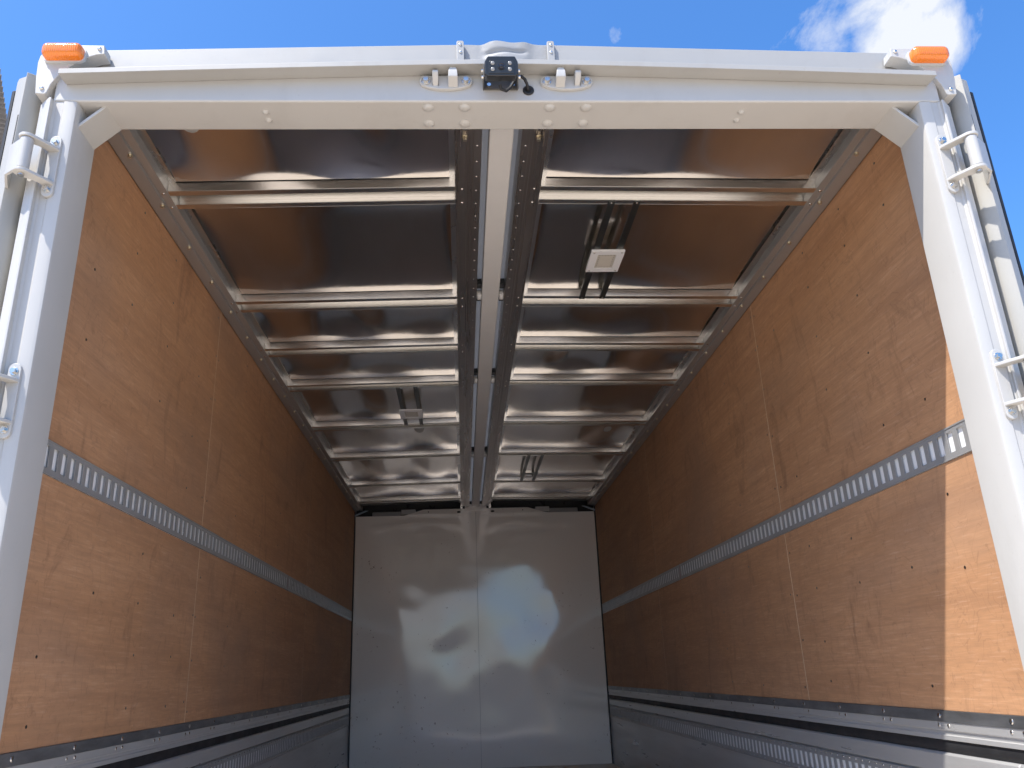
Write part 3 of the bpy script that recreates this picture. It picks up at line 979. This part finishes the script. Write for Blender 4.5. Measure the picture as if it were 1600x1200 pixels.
def topz(x):
    a = abs(x)
    return 3.268 if a < 0.52 else (3.268 - 0.056 * (a - 0.52) / 0.19 if a < 0.71 else 3.212)


for s in (1, -1):
    def fs_(u, v, s=s):
        x = s * (0.0012 + 1.186 * u)
        z = 0.90 + (topz(x) - 0.90) * v
        k_ = min(1, (1.19 - abs(x)) / 0.06)
        return (x, L - 0.004 - bulge(x, z) * k_, z)
    MB().sheet(fs_, 70, 110, (0, 0.002, 0)).build('wall_sheet', 'front_wall_paint', fwall, smooth=80)
    MB().prism([(s * 0.168 + 0.0125 * math.cos(a) * (1.55 if True else 1), 3.236 + 0.0105 * math.sin(a)) for a in [math.pi * 2 * q / 14 for q in range(14)]], 'y', L - 0.0085, L - 0.007).build('oval_hole_shade', 'black_paint', fwall)  # black oval painted on for the dark inside of a hole
    MB().cyl((s * 0.47, L - 0.0062, 3.243), (0, -1, 0), 0.006, 0.001, 12).build('hole_shade', 'black_paint', fwall)  # small black disc painted on for the dark of a hole
    # upper corner strut and the lifting gear above the sheet
    MB().prism([(s * 1.190, 3.208), (s * 1.190, 3.224), (s * 1.09, 3.262), (s * 1.06, 3.262)], 'y', L - 0.05, L - 0.035).build('corner_strut', 'steel_blue', fwall, 0.001)
    MB().box(s * 0.74, s * 1.03, L + 0.02, L + 0.09, 3.205, 3.262).build('lift_cylinder', 'grey_sheet', fwall, 0.012)
    MB().box(s * 0.60, s * 0.74, L + 0.01, L + 0.08, 3.225, 3.275).build('lift_mount', 'zinc_grey_paint', fwall, 0.003)
    MB().tube([(s * 0.60, L + 0.03, 3.272), (s * 0.5, L + 0.03, 3.285), (s * 0.35, L + 0.02, 3.280), (s * 0.2, L + 0.03, 3.288)], 0.008).build('hose', 'black_rubber', fwall)
    MB().box(s * 0.13, s * 0.152, L - 0.045, L - 0.040, 3.262, 3.300).build('tab', 'rib_metal', fwall, 0.001)
    MB().box(s * 1.1995, s * 1.2362, L - 0.0115, 6.3295, 0.80, 3.30).build('corner_post', 'grey_sheet', fwall)
    MB().box(s * 1.1925, s * 1.1990, L - 0.011, L - 0.003, 0.90, 3.26).build('corner_gap_shade', 'black_rubber', fwall)  # black strip stands in for the shaded gap beside the plywood
MB().prism([(-1.235, 3.0), (1.235, 3.0), (1.235, 3.32), (1.15, 3.345), (0.13, 3.369), (-0.13, 3.369), (-1.15, 3.345), (-1.235, 3.32)], 'y', L + 0.12, L + 0.13).build('gear_cavity_shade', 'black_paint', fwall)  # black sheet painted in as the dark cavity above the front wall
cc_ = MB().prism([(-0.108, 3.312), (-0.108, 3.240), (-0.104, 3.236), (0.104, 3.236), (0.108, 3.240), (0.108, 3.312)], 'y', L - 0.0125, L - 0.006)
cc_.build('centre_column', 'front_wall_paint', fwall, 0.003, 3)

# ---- floor, chassis and wheels (below the frame of the picture) -----------
floor = MB().box(-1.2058, 1.2058, 0.02, 6.33, 0.80, 0.872).build('cargo_floor', 'grey_sheet', truck)
for i in range(16):
    x = -1.2 + 0.15 * i
    MB().box(x + 0.001, x + 0.149, 0.10, L - 0.012, 0.8722, 0.898).build('floor_board', 'floor_board', floor)
MB().box(-1.20, 1.20, 0.0, 0.10, 0.78, 0.899).build('rear_sill', 'frame_paint', truck, 0.004)
ch = MB().box(-0.43, -0.35, 0.1, 7.8, 0.58, 0.80).box(0.35, 0.43, 0.1, 7.8, 0.58, 0.80).box(-0.35, 0.35, 1.7, 1.8, 0.44, 0.56).box(-0.35, 0.35, 6.9, 7.0, 0.44, 0.56)
ch.build('chassis', 'black_paint', truck)
for (wx, wy) in ((-1.0, 1.75), (1.0, 1.75), (-1.0, 6.95), (1.0, 6.95)):
    sg = 1 if wx > 0 else -1
    wh = MB().lathe((wx - sg * 0.14, wy, 0.46), (sg, 0, 0), [(0.0, 0.25), (0.0, 0.40), (0.03, 0.455), (0.06, 0.46), (0.22, 0.46), (0.25, 0.455), (0.28, 0.40), (0.28, 0.25)], 40).build('wheel', 'black_rubber', truck, smooth=50)
    MB().lathe((wx + sg * 0.02, wy, 0.46), (sg, 0, 0), [(0.0, 0.248), (0.10, 0.248), (0.08, 0.16), (0.12, 0.10), (0.12, 0.02)], 24).build('rim', 'zinc_grey_paint', wh)
    MB().cyl((wx - sg * 0.66, wy, 0.46), (sg, 0, 0), 0.06, 0.66, 12).build('axle', 'black_paint', wh)

# ---- neighbouring canopy at the yard's edge ---------------------------------
canopy = bpy.data.objects.new('metal_canopy', None)
canopy.location = (-3.6, 2.6, 0)
COL.objects.link(canopy)
canopy['label'] = 'grey corrugated metal canopy on a steel post beside the truck'
canopy['category'] = 'canopy'
A = Vector((-2.72, 2.03, 5.0))
B = Vector((-3.02, 2.72, 5.0))
ed = (B - A).normalized()
side = Vector((-ed.y, ed.x, 0))
OFF = canopy.location.copy()


def roof(u, v):
    p_ = A - ed * 0.10 + ed * 1.6 * u + side * (2.2 * v)
    return p_ + Vector((0, 0, 0.014 * math.cos(u * 1.6 / 0.052 * 2 * math.pi) + 0.06 * v)) - OFF


MB().sheet(roof, 160, 1, (0, 0, 0.0015)).build('corrugated_roof', 'canopy_sheet', canopy, smooth=0)
bm_ = MB()
pA, pB = B + side * (-0.05), B + side * 2.1
q0 = [pA, pB, pB + ed * 0.07, pA + ed * 0.07]
bm_.poly([q - OFF + Vector((0, 0, -0.11)) for q in q0] + [q - OFF + Vector((0, 0, -0.035)) for q in q0], [(0, 1, 2, 3), (4, 5, 6, 7), (0, 1, 5, 4), (1, 2, 6, 5), (2, 3, 7, 6), (3, 0, 4, 7)])
bm_.build('purlin', 'zinc_grey_paint', canopy, 0.002)
for k_ in (0.09, 1.9):
    pp = B + side * k_ + ed * 0.035 - OFF
    MB().cyl((pp.x, pp.y, 0), (0, 0, 1), 0.045, 4.885, 20).build('post', 'steel_blue', canopy)
